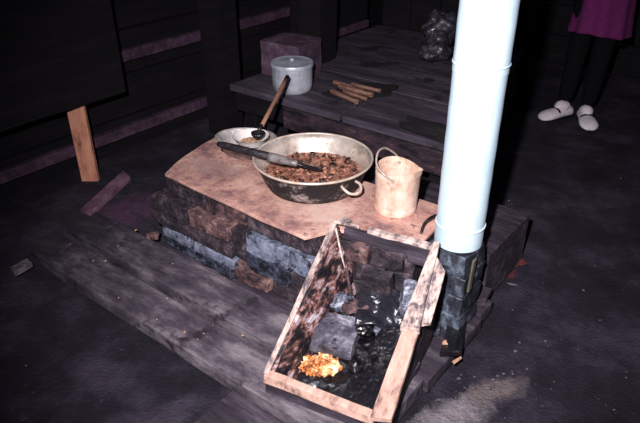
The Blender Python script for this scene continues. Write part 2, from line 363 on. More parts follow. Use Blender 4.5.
bm=newbm()
for k in range(5): box(bm,(-.52+.1+k*.2,2.19,1.0),(.193,.03,2.0))
tag(obj('board_partition',bm,'wall',loc=A0,rotz=TH,bevel=.003),'dark board partition closing off the back of the raised platform','partition')
# posts
def post(a,b,s,h,label,m='wall'):
    bm=newbm(); zo=PZ if a>-.44 else 0; h-=zo; box(bm,(0,0,h/2),(s,s*1.1,h),(0,0,.05)); rough_mesh(bm,4,.006,8)
    tag(obj('wooden_post',bm,m,loc=S(a,b,zo),rotz=TH),label,'post','upright posts by the wall')
# (placed in world by eye against the photo)
post(-.60,.86,.12,1.9,'tall black wooden post left of the purple-brown block')
post(-.36,1.32,.13,1.9,'dark wooden post rising behind the lidded pot and the purple-brown block')

# ------------------------------------------------------------------ purple crate
bm=newbm(); box(bm,(0,0,.08),(.22,.20,.16)); rough_mesh(bm,4,.006,14)
tag(obj('stone_block',bm,'purple_box',loc=S(-.33,1.075,PZ),rotz=TH+.1),'scuffed purple-brown block standing just behind the lidded pot','block')

# ------------------------------------------------------------------ lidded pot
pt=thing('cooking_pot','round scuffed aluminium pot with a flat lid on the raised platform','pot',tuple(S(-.155,.872,PZ)),0)
bm=newbm(); lathe(bm,[(0,.002),(.078,.002),(.088,.012),(.091,.03),(.092,.10),(.088,.10),(.086,.03),(.0,.02)],48); obj('body',bm,'pot',pt,smooth=True,auto=40)
bm=newbm(); lathe(bm,[(0,.117),(.02,.117),(.05,.113),(.084,.110),(.094,.112),(.097,.106),(.096,.098),(.093,.098),(.092,.105),(0,.108)],48); ld=obj('lid',bm,'lid',pt,smooth=True,auto=50)
bm=newbm(); lathe(bm,[(0,.116),(.012,.116),(.010,.119),(.013,.122),(.01,.125),(0,.126)],16); obj('lid_knob',bm,'lid',ld,smooth=True)
for ch in pt.children:
    ch.scale=(1.0,1.0,1.17)

# ------------------------------------------------------------------ firewood sticks and rag
def P(x,y,z):
    f=622;H=1.3;p=R(30);u=(x-320)/f;v=(211.5-y)/f
    dy=math.cos(p)+v*math.sin(p);dz=-math.sin(p)+v*math.cos(p);t=(z-H)/dz
    return Vector((t*u,t*dy,z))
bm=newbm(); 
blob(bm,(0,0,0),(.17,.085,.010),.28,2,4,3)
tag(obj('sooty_rag',bm,'rag',loc=P(362,91,PZ+.008),rotz=.35,smooth=True),'flat black rag under the firewood sticks on the platform','rag')
sticks=[((332,91),(357,102),.011,'tan firewood stick nearest the platform front edge'),
        ((340,86),(372,95),.012,'long tan firewood stick in the middle of the bundle'),
        ((334,82),(352,87),.010,'short split stick at the left back of the bundle'),
        ((352,84),(380,91),.009,'thin stick at the right back of the bundle'),
        ((344,91),(366,99),.009,'thin stick between the two front firewood sticks')]
for i,(p,q,r,l) in enumerate(sticks):
    zc=PZ+.018+r*.8+.002*(i%2); a=P(*p,zc); b=P(*q,zc); c=(a+b)/2; d=b-a
    bm=newbm(); n=6; tube(bm,[(-d.length/2+d.length*k/n,.003*noise.noise(Vector((k,i,0))),0) for k in range(n+1)],[r*(1+.25*noise.noise(Vector((k*.9,i*3,1)))) for k in range(n+1)],n=6)
    tag(obj('firewood_stick',bm,'fire_stick',loc=c,rotz=math.atan2(d.y,d.x)),l,'stick','firewood on the platform')

# crumpled bag
bg=P(434,60,PZ+.012)
bm=newbm(); blob(bm,(0,0,.045),(.085,.07,.05),.22,1.7,4,5); blob(bm,(.04,.12,.13),(.09,.07,.085),.22,1.7,4,8); blob(bm,(.02,.07,.08),(.06,.07,.07),.2,2,3,2)
tag(obj('plastic_bag',bm,'bag',loc=bg,smooth=True),'crumpled grey plastic bag at the platform back, left of the pipe','bag')
# charred cloth on platform corner beside pipe
bm=newbm(); blob(bm,(0,0,0),(.12,.05,.025),.3,1.8,4,11)
tag(obj('charred_cloth',bm,'rag',loc=S(.60,.80,PZ+.022),rotz=TH,smooth=True),'charred black cloth slumped on the platform edge behind the small can','cloth')

# ------------------------------------------------------------------ big pan
pc=P(313,157,.43); pc.z=.3325
pan=thing('large_basin','large round metal basin with a sooty outside, full of dark stew','pan',tuple(pc),R(-25))
n=72
bm=newbm(); lathe(bm,[(0,0),(.138,0),(.153,.006),(.166,.03),(.184,.075),(.193,.097),(.1945,.0985)],n); lathe(bm,[(.1945,.0985),(.190,.0985),(.1805,.075),(.1625,.031),(.150,.010),(.136,.005),(0,.005)],n,mi=1)
bmesh.ops.remove_doubles(bm,verts=bm.verts[:],dist=1e-5)
obj('basin_body',bm,['pan_out','pan_in'],pan,smooth=True)
bm=newbm(); tube(bm,[(.1955*math.cos(2*math.pi*i/n),.1955*math.sin(2*math.pi*i/n),.0985) for i in range(n)],.0042,n=8,closed=True); obj('rim',bm,'pan_rim',pan,smooth=True)
for ang in (R(-28),R(152)):
    bm=newbm(); ca,sa=math.cos(ang),math.sin(ang)
    def q(r,t,z): return (r*ca-t*sa,r*sa+t*ca,z)
    tube(bm,spline([q(.186,-.028,.075),q(.203,-.031,.072),q(.220,-.022,.062),q(.226,0,.058),q(.220,.022,.062),q(.203,.031,.072),q(.186,.028,.075)],6),.0045,n=8)
    obj('loop_handle',bm,'pan_rim',pan,smooth=True)
# stew (uncountable) + chunks
bm=newbm(); n1,n2=60,14; ctr=bm.verts.new((0,0,.040)); prev=None
rr=[]
for j in range(1,n2+1):
    r=.166*j/n2; ring=[]
    for i in range(n1):
        t=2*math.pi*i/n1; x,y=r*math.cos(t),r*math.sin(t)
        fade=1 if j<n2 else 0.2
        ring.append(bm.verts.new((x,y,.040+fade*(.010*noise.noise(Vector((x*38,y*38,3)))+.006*noise.noise(Vector((x*90,y*90,7)))))))
    rr.append(ring)
for i in range(n1): bm.faces.new((ctr,rr[0][i],rr[0][(i+1)%n1]))
for a,b in zip(rr,rr[1:]):
    for i in range(n1): bm.faces.new((a[i],b[i],b[(i+1)%n1],a[(i+1)%n1]))
for k in range(95):
    t=random.uniform(0,6.283); r=.150*math.sqrt(random.random()); s=random.uniform(.004,.011)
    blob(bm,(r*math.cos(t),r*math.sin(t),.043+random.uniform(0,.008)),(s*1.3,s,s*.55),.5,2,2,k,rot=(random.random(),random.random(),random.random()*6),mi=1 if random.random()<.5 else 0)
tag(obj('meat_stew',bm,['stew','meat'],loc=pc,smooth=True),'chunky dark brown stew filling the large basin','stew',kind='stuff')

# long dark ladle lying across the pan
z1,z2=.442,.405
h0=P(218,144,z1); h1=P(300,164.5,z2+.035); tip=P(322,170,.392)
ld=thing('long_ladle','thick charred wooden ladle lying across basins, its tip in the stew','ladle',tuple(h0),0)
d=(h1-h0); 
bm=newbm(); tube(bm,[d*t for t in (0,.06,.2,.4,.66)],[.008,.0125,.0135,.0140,.0145],n=12); obj('handle',bm,'dark_handle',ld,smooth=True)
bm=newbm(); tube(bm,[d*t for t in (.64,.68,.78,.9,.97)],[.0148,.0155,.0145,.011,.009],n=12); obj('ferrule',bm,'grey_metal',ld,smooth=True)['label']='pale worn metal sleeve'
bm=newbm(); e=tip-h0; tube(bm,[d*.95,d*.95+(e-d*.95)*.4,d*.95+(e-d*.95)*.75,e],[.008,.011,.015,.006],n=12,flat=.5); obj('tip',bm,'black_iron',ld,smooth=True)

# dish behind: grey tin basin + white bowl + ladle
bc0=P(246,137.5,.395); bc0.z=.3325
bs=thing('oval_tin_dish','long oval grey tin dish on the plate, left behind the large basin','dish',tuple(bc0),R(-14))
bm=newbm()
prof=[(0,0),(.050,0),(.065,.006),(.086,.062),(.088,.0625),(.0855,.0625),(.062,.009),(0,.006)]
lathe(bm,prof,48)
for v in bm.verts: v.co.x*=1.32
obj('dish_body',bm,'tin_grey',bs,smooth=True,auto=60)
bm=newbm(); tube(bm,[(.087*1.32*math.cos(2*math.pi*i/48),.087*math.sin(2*math.pi*i/48),.0625) for i in range(48)],.0028,n=8,closed=True); obj('rim',bm,'tin_grey',bs,smooth=True)
wb=P(251,136.5,.40); wb.z=.352
eb=thing('enamel_bowl','small white enamel bowl of orange food set inside the oval tin dish','bowl',tuple(wb),0)
bm=newbm(); lathe(bm,[(0,0),(.026,0),(.030,.003),(.056,.035),(.066,.052),(.068,.053),(.065,.0515),(.054,.036),(.028,.008),(0,.006)],40); obj('bowl_body',bm,'enamel',eb,smooth=True,auto=60)
bm=newbm(); 
for k in range(60):
    t=random.uniform(0,6.28); r=.034*math.sqrt(random.random()); blob(bm,(r*math.cos(t),r*math.sin(t),.024),(.010,.010,.008),.5,2,2,k)
tag(obj('bowl_scraps',bm,'chip',loc=wb,smooth=True),'orange-tan food scraps inside the white enamel bowl','food',kind='stuff')
# iron ladle with wooden handle leaning on the pot
lh=P(258,133,.420); lt=P(287.5,77,.486)
il=thing('iron_ladle','black iron ladle resting in the enamel bowl, long brown handle against the pot','ladle',tuple(lh),0)
bm=newbm(); lathe(bm,[(0,-.022),(.014,-.019),(.024,-.008),(.026,.002),(.024,.002),(.02,-.006),(0,-.016)],24); obj('scoop',bm,'black_iron',il,smooth=True)
dd=lt-lh
bm=newbm(); tube(bm,[Vector((.0,.022,.0)),dd*.08+Vector((0,.006,.002)),dd*.2],[.006,.006,.006],n=8); obj('shank',bm,'black_iron',il,smooth=True)
bm=newbm(); tube(bm,[dd*.12,dd*.4,dd*.8,dd],[.0075,.008,.009,.0095],n=10); obj('handle',bm,'stick_wood',il,smooth=True)

# ------------------------------------------------------------------ tin can with bail
cc=P(395,208,.3325)
cn=thing('tin_can','tall rust-stained tin can with a wire bail and pinched spout','can',tuple(cc),0)
bm=newbm(); n=48; H_=.143; rr=.0665
prof=[(0,0),(rr-.002,0),(rr,.003),(rr,.02),(rr-.001,.024),(rr,.028),(rr,H_-.02),(rr+.001,H_-.016),(rr,H_-.012),(rr,H_),(rr-.0015,H_),(rr-.002,H_-.02),(rr-.002,.004),(0,.003)]
lathe(bm,prof,n)
for v in bm.verts:
    a=math.atan2(v.co.y,v.co.x); w=math.exp(-((a-R(-8))/.24)**2)*max(0,(v.co.z-.10)/.043)
    k=1+.16*w; v.co.x*=k; v.co.y*=k; v.co.z-=.006*math.sin(a*2+1)*max(0,(v.co.z-.12)/.023)
obj('can_body',bm,'can',cn,smooth=True,auto=50)
bm=newbm()
aa=Vector((.012,.066,.128)); bb=Vector((-.022,-.064,.128))
tube(bm,spline([aa,aa+Vector((-.01,.006,.022)),(-.035,.045,.185),(-.062,.0,.192),(-.068,-.035,.168),(-.048,-.062,.148),bb],8),.0032,n=8)
obj('bail',bm,'wire',cn,smooth=True)
for p in (aa,bb):
    bm=newbm(); lathe(bm,[(0,-.004),(.006,-.004),(.006,.004),(0,.004)],12,c=(0,0,0)); bmesh.ops.rotate(bm,verts=bm.verts[:],matrix=Matrix.Rotation(R(90),3,'X')); bmesh.ops.translate(bm,verts=bm.verts[:],vec=p); obj('rivet',bm,'wire',cn)

# ------------------------------------------------------------------ stove pipe
pp=P(458,240,.33); pr=.068
sp=thing('stove_pipe','tall pale blue-white metal stove pipe rising from the brick support','pipe',tuple(pp),0)
def pseg(z0,z1,r0,r1,nm):
    bm=newbm(); prof=[(r0-.0015,z0),(r0,z0)]
    k=max(2,int((z1-z0)/.03))
    for i in range(1,k): prof.append((r0+(r1-r0)*i/k+.0004*math.sin(i*2.1),z0+(z1-z0)*i/k))
    prof+=[(r1,z1),(r1-.0015,z1)]
    lathe(bm,prof,64,closed=True)
    obj(nm,bm,'pipe',sp,smooth=True,auto=50)
pseg(0,.53,pr,pr,'lower_section'); pseg(.50,1.30,pr+.0015,pr+.0015,'upper_section'); pseg(1.27,2.1,pr+.004,pr+.004,'top_section')
for z,r in ((.062,pr+.001),(.522,pr+.002)):
    bm=newbm(); tube(bm,[(r*math.cos(2*math.pi*i/64),r*math.sin(2*math.pi*i/64),z) for i in range(64)],.0022,n=8,closed=True); obj('bead',bm,'pipe',sp,smooth=True)
bm=newbm(); lathe(bm,[(0,-.004),(pr-.003,-.004),(pr-.002,.02),(0,.02)],48); obj('collar',bm,'black_iron',sp,smooth=True,auto=40)

# brick support under pipe
su=thing('brick_support','greasy dark brick support with blue-grey smears standing under the pipe','support',(pp.x,pp.y,.047),TH)
bm=newbm()
hts=[0,.07,.14,.208]
for i,z in enumerate(hts):
    box(bm,(random.uniform(-.004,.004),random.uniform(-.004,.004),z+.033),(.125,.125,.064),(0,0,random.uniform(-.05,.05)),jit=.003)
rough_mesh(bm,3,.006,24); obj('blocks',bm,'iron_sup',su,bevel=.003,smooth=True,auto=40)
bm=newbm(); box(bm,(0,0,.137),(.1,.1,.27)); obj('core',bm,'core',su)
bm=newbm(); box(bm,(.074,-.045,.215),(.006,.018,.11),(0,.03,0)); obj('metal_strip',bm,'strip',su,bevel=.001)

# ------------------------------------------------------------------ wooden box in front of stove
BA=R(-26.5); b0=Vector((-.136,1.202,0))
bx=thing('wooden_ash_box','open pale wooden box sloping up against the stove front, charred inside','box',(b0.x,b0.y,.052),BA)
zb=.004
def bd(name,loopA,loopB,m,label=None,seed=0,cuts=5,amp=.003):
    bm=newbm(); hexa(bm,loopA,loopB); rough_mesh(bm,cuts,amp,14,seed)
    o=obj(name,bm,m,bx,bevel=.002)
    if label: o['label']=label
    return o
Z=-.052
# left board, leaning outward
bd('side_board',[(.0,0,.12+Z),(.016,0,.120+Z),(.042,0,zb),(.020,0,zb)],[(.0,.395,.36+Z),(.016,.395,.360+Z),(.112,.385,zb),(.09,.385,zb)],['burnt_wood'],'charred inner face of the tall left board')
# pale capping along left board top
bd('cap_strip',[(-.008,-.008,.108+Z),(.006,-.008,.122+Z),(.006,-.008,.128+Z),(-.010,-.008,.122+Z)],[(-.006,.40,.352+Z),(.010,.40,.366+Z),(.008,.40,.372+Z),(-.008,.40,.366+Z)],'pale_wood',seed=3,amp=.002)
# front board; the dark lower one stands in for the shaded gap beneath
bd('front_board',[(-.004,-.012,zb),(-.004,.0,zb),(-.004,.0,.096+Z),(-.004,-.012,.096+Z)],[(.305,-.012,zb),(.305,.0,zb),(.305,.0,.094+Z),(.305,-.012,.094+Z)],'deck_dark','dark lower front board in place of the shaded gap',seed=14,amp=.002)
bd('front_board',[(-.004,-.022,.100+Z),(-.004,.0,.100+Z),(-.004,.004,.128+Z),(-.004,-.016,.124+Z)],[(.305,-.022,.096+Z),(.305,.0,.096+Z),(.305,.004,.122+Z),(.305,-.016,.118+Z)],'orange_wood',seed=4,amp=.002)
# right side: dark board under, pale boards on top
bd('side_board',[(.31,-.02,zb),(.33,-.02,zb),(.335,-.02,.115+Z),(.315,-.02,.115+Z)],[(.31,.38,zb),(.33,.38,zb),(.335,.38,.335+Z),(.315,.38,.335+Z)],'deck_dark','dark sooty lower right board')
bd('rail_board',[(.298,-.022,.108+Z),(.352,-.022,.128+Z),(.350,-.022,.142+Z),(.296,-.022,.124+Z)],[(.298,.20,.226+Z),(.342,.19,.244+Z),(.340,.19,.258+Z),(.296,.20,.242+Z)],'orange_wood',seed=5,amp=.002)
bd('rail_board',[(.292,.185,.228+Z),(.345,.175,.246+Z),(.343,.175,.262+Z),(.290,.185,.244+Z)],[(.296,.415,.362+Z),(.312,.415,.366+Z),(.310,.415,.376+Z),(.294,.415,.374+Z)],'pale_wood',seed=6,amp=.002)
# broaden upper rail in the middle
bd('rail_board',[(.300,.200,.226+Z),(.362,.215,.250+Z),(.362,.215,.262+Z),(.300,.200,.238+Z)],[(.300,.40,.345+Z),(.352,.345,.325+Z),(.352,.345,.337+Z),(.300,.40,.357+Z)],'pale_wood',seed=7,amp=.002)
# back rail
bd('back_rail',[(.03,.398,.300+Z),(.03,.415,.300+Z),(.03,.418,.350+Z),(.03,.401,.350+Z)],[(.30,.400,.290+Z),(.30,.417,.290+Z),(.30,.420,.350+Z),(.30,.403,.350+Z)],'deck_dark','dark charred back rail',seed=8,amp=.002)
bd('ash_capping',[(.10,.402,.350+Z),(.10,.425,.350+Z),(.10,.425,.362+Z),(.10,.404,.362+Z)],[(.295,.402,.350+Z),(.295,.425,.350+Z),(.295,.425,.363+Z),(.295,.404,.363+Z)],'pale_wood',seed=9)
bd('corner_flap',[(.0,.385,.366+Z),(.03,.39,.366+Z),(.03,.39,.376+Z),(.0,.385,.376+Z)],[(.02,.43,.362+Z),(.075,.41,.355+Z),(.075,.41,.365+Z),(.02,.43,.374+Z)],'pale_wood',seed=10)
# splinter
bm=newbm(); tube(bm,[(.016,.375,.360+Z),(.055,.368,.20+Z),(.085,.362,.11+Z)],[.003,.005,.003],n=6); obj('corner_batten',bm,'pale_wood',bx)
def BX(x,y,z): 
    return b0+Vector((x*math.cos(BA)-y*math.sin(BA),x*math.sin(BA)+y*math.cos(BA),z))
# contents
# tarry ash bed
bm=newbm(); nx,ny=40,50; g=[]
for i in range(nx+1):
    row=[]
    for j in range(ny+1):
        x=.045+(.262)*i/nx; y=.006+.375*j/ny
        xx=x+max(0,(1-i/nx))*.07*j/ny
        z=.066+.105*(j/ny)**1.3+.012*noise.noise(Vector((x*22,y*22,1)))+.006*noise.noise(Vector((x*60,y*60,4)))
        row.append(bm.verts.new((xx,y,max(z,.056))))
    g.append(row)
for i in range(nx):
    for j in range(ny): bm.faces.new((g[i][j],g[i+1][j],g[i+1][j+1],g[i][j+1]))
r=bmesh.ops.extrude_face_region(bm,geom=bm.faces[:]); 
for v in [e for e in r['geom'] if isinstance(e,bmesh.types.BMVert)]: v.co.z=.0535
tag(obj('tarry_ash',bm,'tar',loc=(b0.x,b0.y,0),rotz=BA,smooth=True,auto=60),'glossy black tarry ash bed covering the bottom of the wooden box','ash',kind='stuff')
def lump(name,x,y,z,s,m,label,cat,rot=(0,0,0),seed=0,amp=.006,bev=.004,group=None):
    bm=newbm(); box(bm,(0,0,0),s); rough_mesh(bm,6,amp,16,seed); bmesh.ops.rotate(bm,verts=bm.verts[:],matrix=Euler(rot).to_matrix())
    o=obj(name,bm,m,loc=BX(x,y,z),rotz=BA,smooth=True,auto=50)
    return tag(o,label,cat,group)
lump('ash_covered_slab',.105,.200,.130,(.12,.12,.035),'slab','grey ash-dusted slab leaning in the lower left of the wooden box','slab',(.22,-.05,.12),1,.009)
lump('charred_brick',.245,.09,.078,(.10,.14,.04),'tar','flat glossy black brick in the lower right corner of the wooden box','brick',(.1,0,0.05),2,.003)
lump('charred_brick',.262,.215,.135,(.09,.10,.045),'tar','shiny black brick in the middle right of the wooden box','brick',(.3,0,-.1),3,.004)
lump('grey_stone',.275,.325,.205,(.07,.10,.10),'ash','frosty blue-white ash-crusted stone at the right back of the wooden box','stone',(.3,.1,.2),4,.012)
lump('dark_brick',.165,.350,.215,(.085,.04,.14),'brick','upright dark brick against the stove mouth inside the wooden box','brick',(.35,0,.05),5)
# crumpled black sheet
bm=newbm(); n=26; g=[]
for i in range(n+1):
    row=[]
    for j in range(n+1):
        x=-.075+.15*i/n; y=-.06+.12*j/n; p=Vector((x*20,y*20,0))
        z=.022*noise.noise(p)+.02*abs(noise.noise(p*.6+Vector((4,0,0))))+.012*math.sin(y*60+x*40)*.5
        row.append(bm.verts.new((x,y,z+y*.35)))
    g.append(row)
for i in range(n):
    for j in range(n): bm.faces.new((g[i][j],g[i+1][j],g[i+1][j+1],g[i][j+1]))
o=obj('crumpled_sheet',bm,'foil',loc=BX(.205,.295,.185),rotz=BA+.3,smooth=True)
s=o.modifiers.new('Solidify','SOLIDIFY'); s.thickness=.003
tag(o,'crumpled shiny black plastic sheet in the middle of the wooden box','plastic sheet')
random.seed(21)
for k,(x,y,z,w_,m_,l_) in enumerate(((.13,.285,.175,.035,'brick2','rust-brown clod left of the crumpled black sheet in the box'),(.175,.235,.155,.028,'tar','shiny black clod just below the crumpled black sheet'),(.215,.245,.15,.02,'ash','grey crusted clod below the crumpled sheet, near the box centre'),(.075,.30,.165,.04,'ash','grey crusted clod at the foot of the tall left board'),(.27,.26,.165,.022,'tar','shiny black clod in front of the frosty stone'),(.19,.135,.105,.024,'tar','shiny black clod right of the golden shavings'))):
    bm=newbm(); blob(bm,(0,0,0),(w_,w_*.8,w_*.6),.45,2.4,3,k+30)
    tag(obj('clod',bm,m_,loc=BX(x,y,z),rotz=k,smooth=True),l_,'clod')
# rusty rod
a=P(346,268,.235); b=P(352,314,.125); bm=newbm(); tube(bm,[a-a,(b-a)*.5+Vector((.004,0,0)),b-a],.005,n=8)
tag(obj('rusty_rod',bm,'brick2',loc=a,smooth=True),'thin rusty rod standing near the left back inside the wooden box','rod')
# golden shavings
bm=newbm(); gc=P(321,366,.092)
for k in range(150):
    t=random.uniform(0,6.28); r=.050*math.sqrt(random.random()); s_=random.uniform(.004,.011)
    x,y=r*math.cos(t)*1.1,r*math.sin(t)*.85
    box(bm,(x,y,.016*(1-r/.05)+random.uniform(-.004,.006)),(s_*1.6,s_,.0025),(random.uniform(-.8,.8),random.uniform(-.8,.8),random.uniform(0,6)),mi=0)
blob(bm,(0,0,-.014),(.040,.032,.018),.3,3,3,2)
tag(obj('golden_shavings',bm,'gold',loc=gc),'bright golden shavings heaped at the front left of the wooden box','shavings',kind='stuff')
def scrap(name,px,py,z,s,m,label,cat,rz=0,group=None,sub=2):
    bm=newbm(); blob(bm,(0,0,0),s,.5,2,sub,px*.1)
    return tag(obj(name,bm,m,loc=P(px,py,z),rotz=rz,smooth=False),label,cat,group)
scrap('yellow_scrap',400,292,.168,(.009,.014,.008),'yellow','bright yellow scrap on the right side inside the wooden box','scrap',.4)
scrap('yellow_scrap',361,328,.105,(.005,.006,.005),'yellow','tiny pale yellow crumb on the black tar in the wooden box centre','scrap')
scrap('orange_scrap',366,312,.125,(.010,.009,.008),'chip','orange-pink crumb just below the crumpled black sheet','scrap')
scrap('orange_scrap',352,300,.15,(.009,.008,.008),'chip','orange-brown crumb beside the rusty rod in the box','scrap')

# black wire behind the box corner
a=P(421,233,.34); bm=newbm(); w=[a-a,P(424,224,.355)-a,P(430,218,.365)-a,P(437,215,.36)-a]
tube(bm,spline(w,6),.004,n=8); tag(obj('black_wire',bm,'black_iron',loc=a,smooth=True),'short curved black wire on the plate against the pipe','wire')

# ------------------------------------------------------------------ scraps right of box
def flat(name,pts,z0,z1,m,label,cat,amp=.003,group=None,seed=0):
    ps=[P(x,y,z1) for x,y in pts]; c=sum(ps,Vector())/len(ps)
    bm=newbm(); prism(bm,[(p.x-c.x,p.y-c.y) for p in ps],0,z1-z0); rough_mesh(bm,4,amp,18,seed)
    return tag(obj(name,bm,m,loc=(c.x,c.y,z0),bevel=.002),label,cat,group)
flat('broken_board',[(403,352),(420,362),(398,398),(386,396)],.052,.08,'deck_dark','short broken dark board on the deck just right of the wooden box','board')
flat('stone_slab',[(432,268),(446,272),(440,330),(420,330)],.05,.075,'iron_sup','blue-grey smeared slab lying between wooden box and brick support','slab')
flat('stone_slab',[(452,305),(470,300),(462,350),(440,352)],.05,.07,'tar','black smooth slab on the deck in front of the brick support','slab')
flat('dark_offcut',[(470,285),(492,288),(486,300),(466,300)],.05,.075,'deck_dark','small dark wood offcut near the right end of the deck','wood')
scrap('wood_chip',445,343,.068,(.008,.010,.005),'chip','small orange chip on the black slab right of the wooden box','chip',.3)
flat('pale_sliver',[(452,361),(461,356),(462,358),(454,364)],.05,.053,'chip','thin pale sliver on the deck edge below the black slab','sliver',.0005)
scrap('pale_sliver',512,284,.004,(.018,.004,.003),'dust','pale grey sliver on the soil right of the deck end','sliver',-.3)
scrap('red_scrap',518,262,.006,(.03,.02,.008),'red','dull red scrap on the soil beside the wooden block','scrap',.2,sub=3)
flat('wood_chip',[(10,267),(27,258),(32,262),(14,272)],.048,.07,'dust','pale wood chip on the soil at the far left','chip',.001)
flat('scrap_plank',[(80,209),(123,170),(130,176),(90,213)],.04,.07,'scrap_purple','short purple-brown plank lying on the soil at the foot of the post','plank')
scrap('pale_crumb',266,101,.20,(.004,.004,.004),'dust','tiny pale crumb in the dark gap under the platform','crumb')
bm=newbm(); blob(bm,(0,0,0),(.025,.02,.018),.4,2,3,4); tag(obj('stone',bm,'brick2',loc=P(152,236,.06),smooth=True),'small rusty stone at the left foot of the stove','stone')
# pale ash spill
bm=newbm(); c0=P(465,388,0)
for k in range(26):
    t=random.random(); q_=P(420+100*t+random.gauss(0,12),412-45*t+random.gauss(0,14),.001)-c0
    s_=random.uniform(.002,.007); blob(bm,(q_.x,q_.y,-.004),(s_,s_*.8,s_*.5),.5,2,2,k)
tag(obj('ash_spill',bm,'dust',loc=c0,smooth=True),'pale grey ash crumbs strewn over the soil patch beside the lower deck end','ash',kind='stuff')
# fine crumbs
bm=newbm()
for k in range(200):
    x=random.uniform(20,630); y=random.uniform(150,420); q_=P(x,y,0)
    l=q_-A0; a_=l.dot(ux); b_=l.dot(uy)
    if -.65<a_<1.12 and -.62<b_<.75: continue
    if a_<-.02: q_.z=.05*min(1,(-.02-a_)/.3)**2*1
    s_=random.choice((.0015,.002,.002,.004)); blob(bm,(q_.x,q_.y,-.004),(s_,s_*1.5,s_*.8),.4,2,1,k,rot=(0,0,k))
tag(obj('soil_crumbs',bm,'dust',loc=(0,0,0)),'tiny pale crumbs scattered over the black soil','crumbs',kind='stuff')
bm=newbm()
for k in range(34):
    a_=random.uniform(-.35,1.05); b_=random.uniform(-.36,-.05); q_=S(a_,b_,.054)
    if .62<a_<1.05 and b_>-.36: continue
    s_=random.choice((.0015,.002,.003,.004)); blob(bm,q_,(s_,s_*1.6,s_*.8),.4,2,1,k,rot=(0,0,k))
tag(obj('deck_crumbs',bm,'chip'),'tiny tan crumbs scattered over the deck planks before the stove','crumbs',kind='stuff')

# ------------------------------------------------------------------ workbench on the left
wp=P(93,190,0)
wbn=thing('work_bench','black-sided bench at the left wall standing on one raw orange wooden leg','bench',(wp.x,wp.y,0),TH)
lv=lambda x,y: Vector((x,y,0))
bm=newbm(); box(bm,(0,0,.225),(.022,.074,.45)); rough_mesh(bm,3,.0015,10); bmesh.ops.rotate(bm,verts=bm.verts[:],matrix=Matrix.Rotation(R(38+0),3,'Z'))
bmesh.ops.rotate(bm,verts=bm.verts[:],matrix=Matrix.Rotation(R(90),3,'Z'))
obj('leg',bm,'post_wood',wbn,bevel=.002)['label']='raw orange-brown wooden leg'
bm=newbm(); box(bm,(.055,-.22,.72),(.02,.85,.62)); rough_mesh(bm,3,.004,5); obj('side_panel',bm,'wall',wbn,bevel=.003)
bm=newbm(); box(bm,(-.09,-.22,1.04),(.33,.88,.03)); obj('bench_top',bm,'wall',wbn,bevel=.003)
bm=newbm(); box(bm,(-.09,-.22,.44),(.28,.84,.02)); obj('shelf',bm,'wall',wbn,bevel=.003)
for yy in (.17,-.62):
    bm=newbm(); box(bm,(-.21,yy,.515),(.04,.04,1.03)); obj('back_leg',bm,'wall',wbn,bevel=.003)
bm=newbm(); box(bm,(.03,-.62,.22),(.04,.04,.44)); obj('front_leg',bm,'wall',wbn,bevel=.003)

# ------------------------------------------------------------------ person
px_,py_=1.46,3.30
pe=thing('person','person in a magenta skirt, black leggings and white shoes, standing','person',(px_,py_,0),0)
def skin(name,pts,edges,rad,m,root=0,sub=2,par=pe):
    me=bpy.data.meshes.new(name); me.from_pydata(pts,edges,[]); o=bpy.data.objects.new(name,me); C.objects.link(o); o.parent=par
    s=o.modifiers.new('Skin','SKIN'); s.use_smooth_shade=True
    for v,r in zip(me.skin_vertices[0].data,rad):
        v.radius=r if isinstance(r,tuple) else (r,r)
    me.skin_vertices[0].data[root].use_root=True
    k=o.modifiers.new('Subdivision','SUBSURF'); k.levels=sub; k.render_levels=sub
    me.materials.append(M[m]); return o
f1=Vector((1.375-px_,3.34-py_,0))   # foot at image left, toes to the left
f2=Vector((1.475-px_,3.27-py_,0))    # foot at image right, toes to camera
pts=[(0,0,.92),(0,0,1.08),(0,.01,1.24),(0,.01,1.38),(0,0,1.47),(-.005,-.015,1.56),(-.005,-.02,1.66),
     (-.09,0,.86),(f1.x+.01,f1.y-.02,.48),(f1.x,f1.y,.09),
     (.09,0,.86),(f2.x+.01,f2.y-.02,.48),(f2.x,f2.y,.09),
     (-.17,.01,1.37),(-.22,.03,1.12),(-.19,-.10,.92),(-.18,-.14,.86),
     (.17,.01,1.37),(.23,.03,1.12),(.22,-.08,.90),(.215,-.11,.84)]
edges=[(0,1),(1,2),(2,3),(3,4),(4,5),(5,6),(0,7),(7,8),(8,9),(0,10),(10,11),(11,12),(3,13),(13,14),(14,15),(15,16),(3,17),(17,18),(18,19),(19,20)]
rad=[(.145,.11),(.12,.095),(.145,.10),(.13,.085),.048,(.07,.085),(.066,.08),.085,.052,.036,.085,.052,.036,.05,.038,.026,(.035,.018),.05,.038,.026,(.035,.018)]
for base,sgn in ((16,-1),(20,1)):
    bp_=Vector(pts[base])
    for k,(dx,ln) in enumerate(((-.024,.062),(-.009,.072),(.008,.068),(.023,.054))):
        i=len(pts); p1=bp_+Vector((dx,-.018,-.030)); p2=p1+Vector((dx*.1,-.012,-ln*.55)); p3=p2+Vector((0,.006,-ln*.45))
        pts+= [tuple(p1),tuple(p2),tuple(p3)]; edges+=[(base,i),(i,i+1),(i+1,i+2)]; rad+=[.0095,.0088,.007]
    i=len(pts); p1=bp_+Vector((-sgn*.034,-.012,-.005)); p2=p1+Vector((-sgn*.014,-.018,-.028)); pts+=[tuple(p1),tuple(p2)]; edges+=[(base,i),(i,i+1)]; rad+=[.011,.008]
skin('body',pts,edges,rad,'skin')
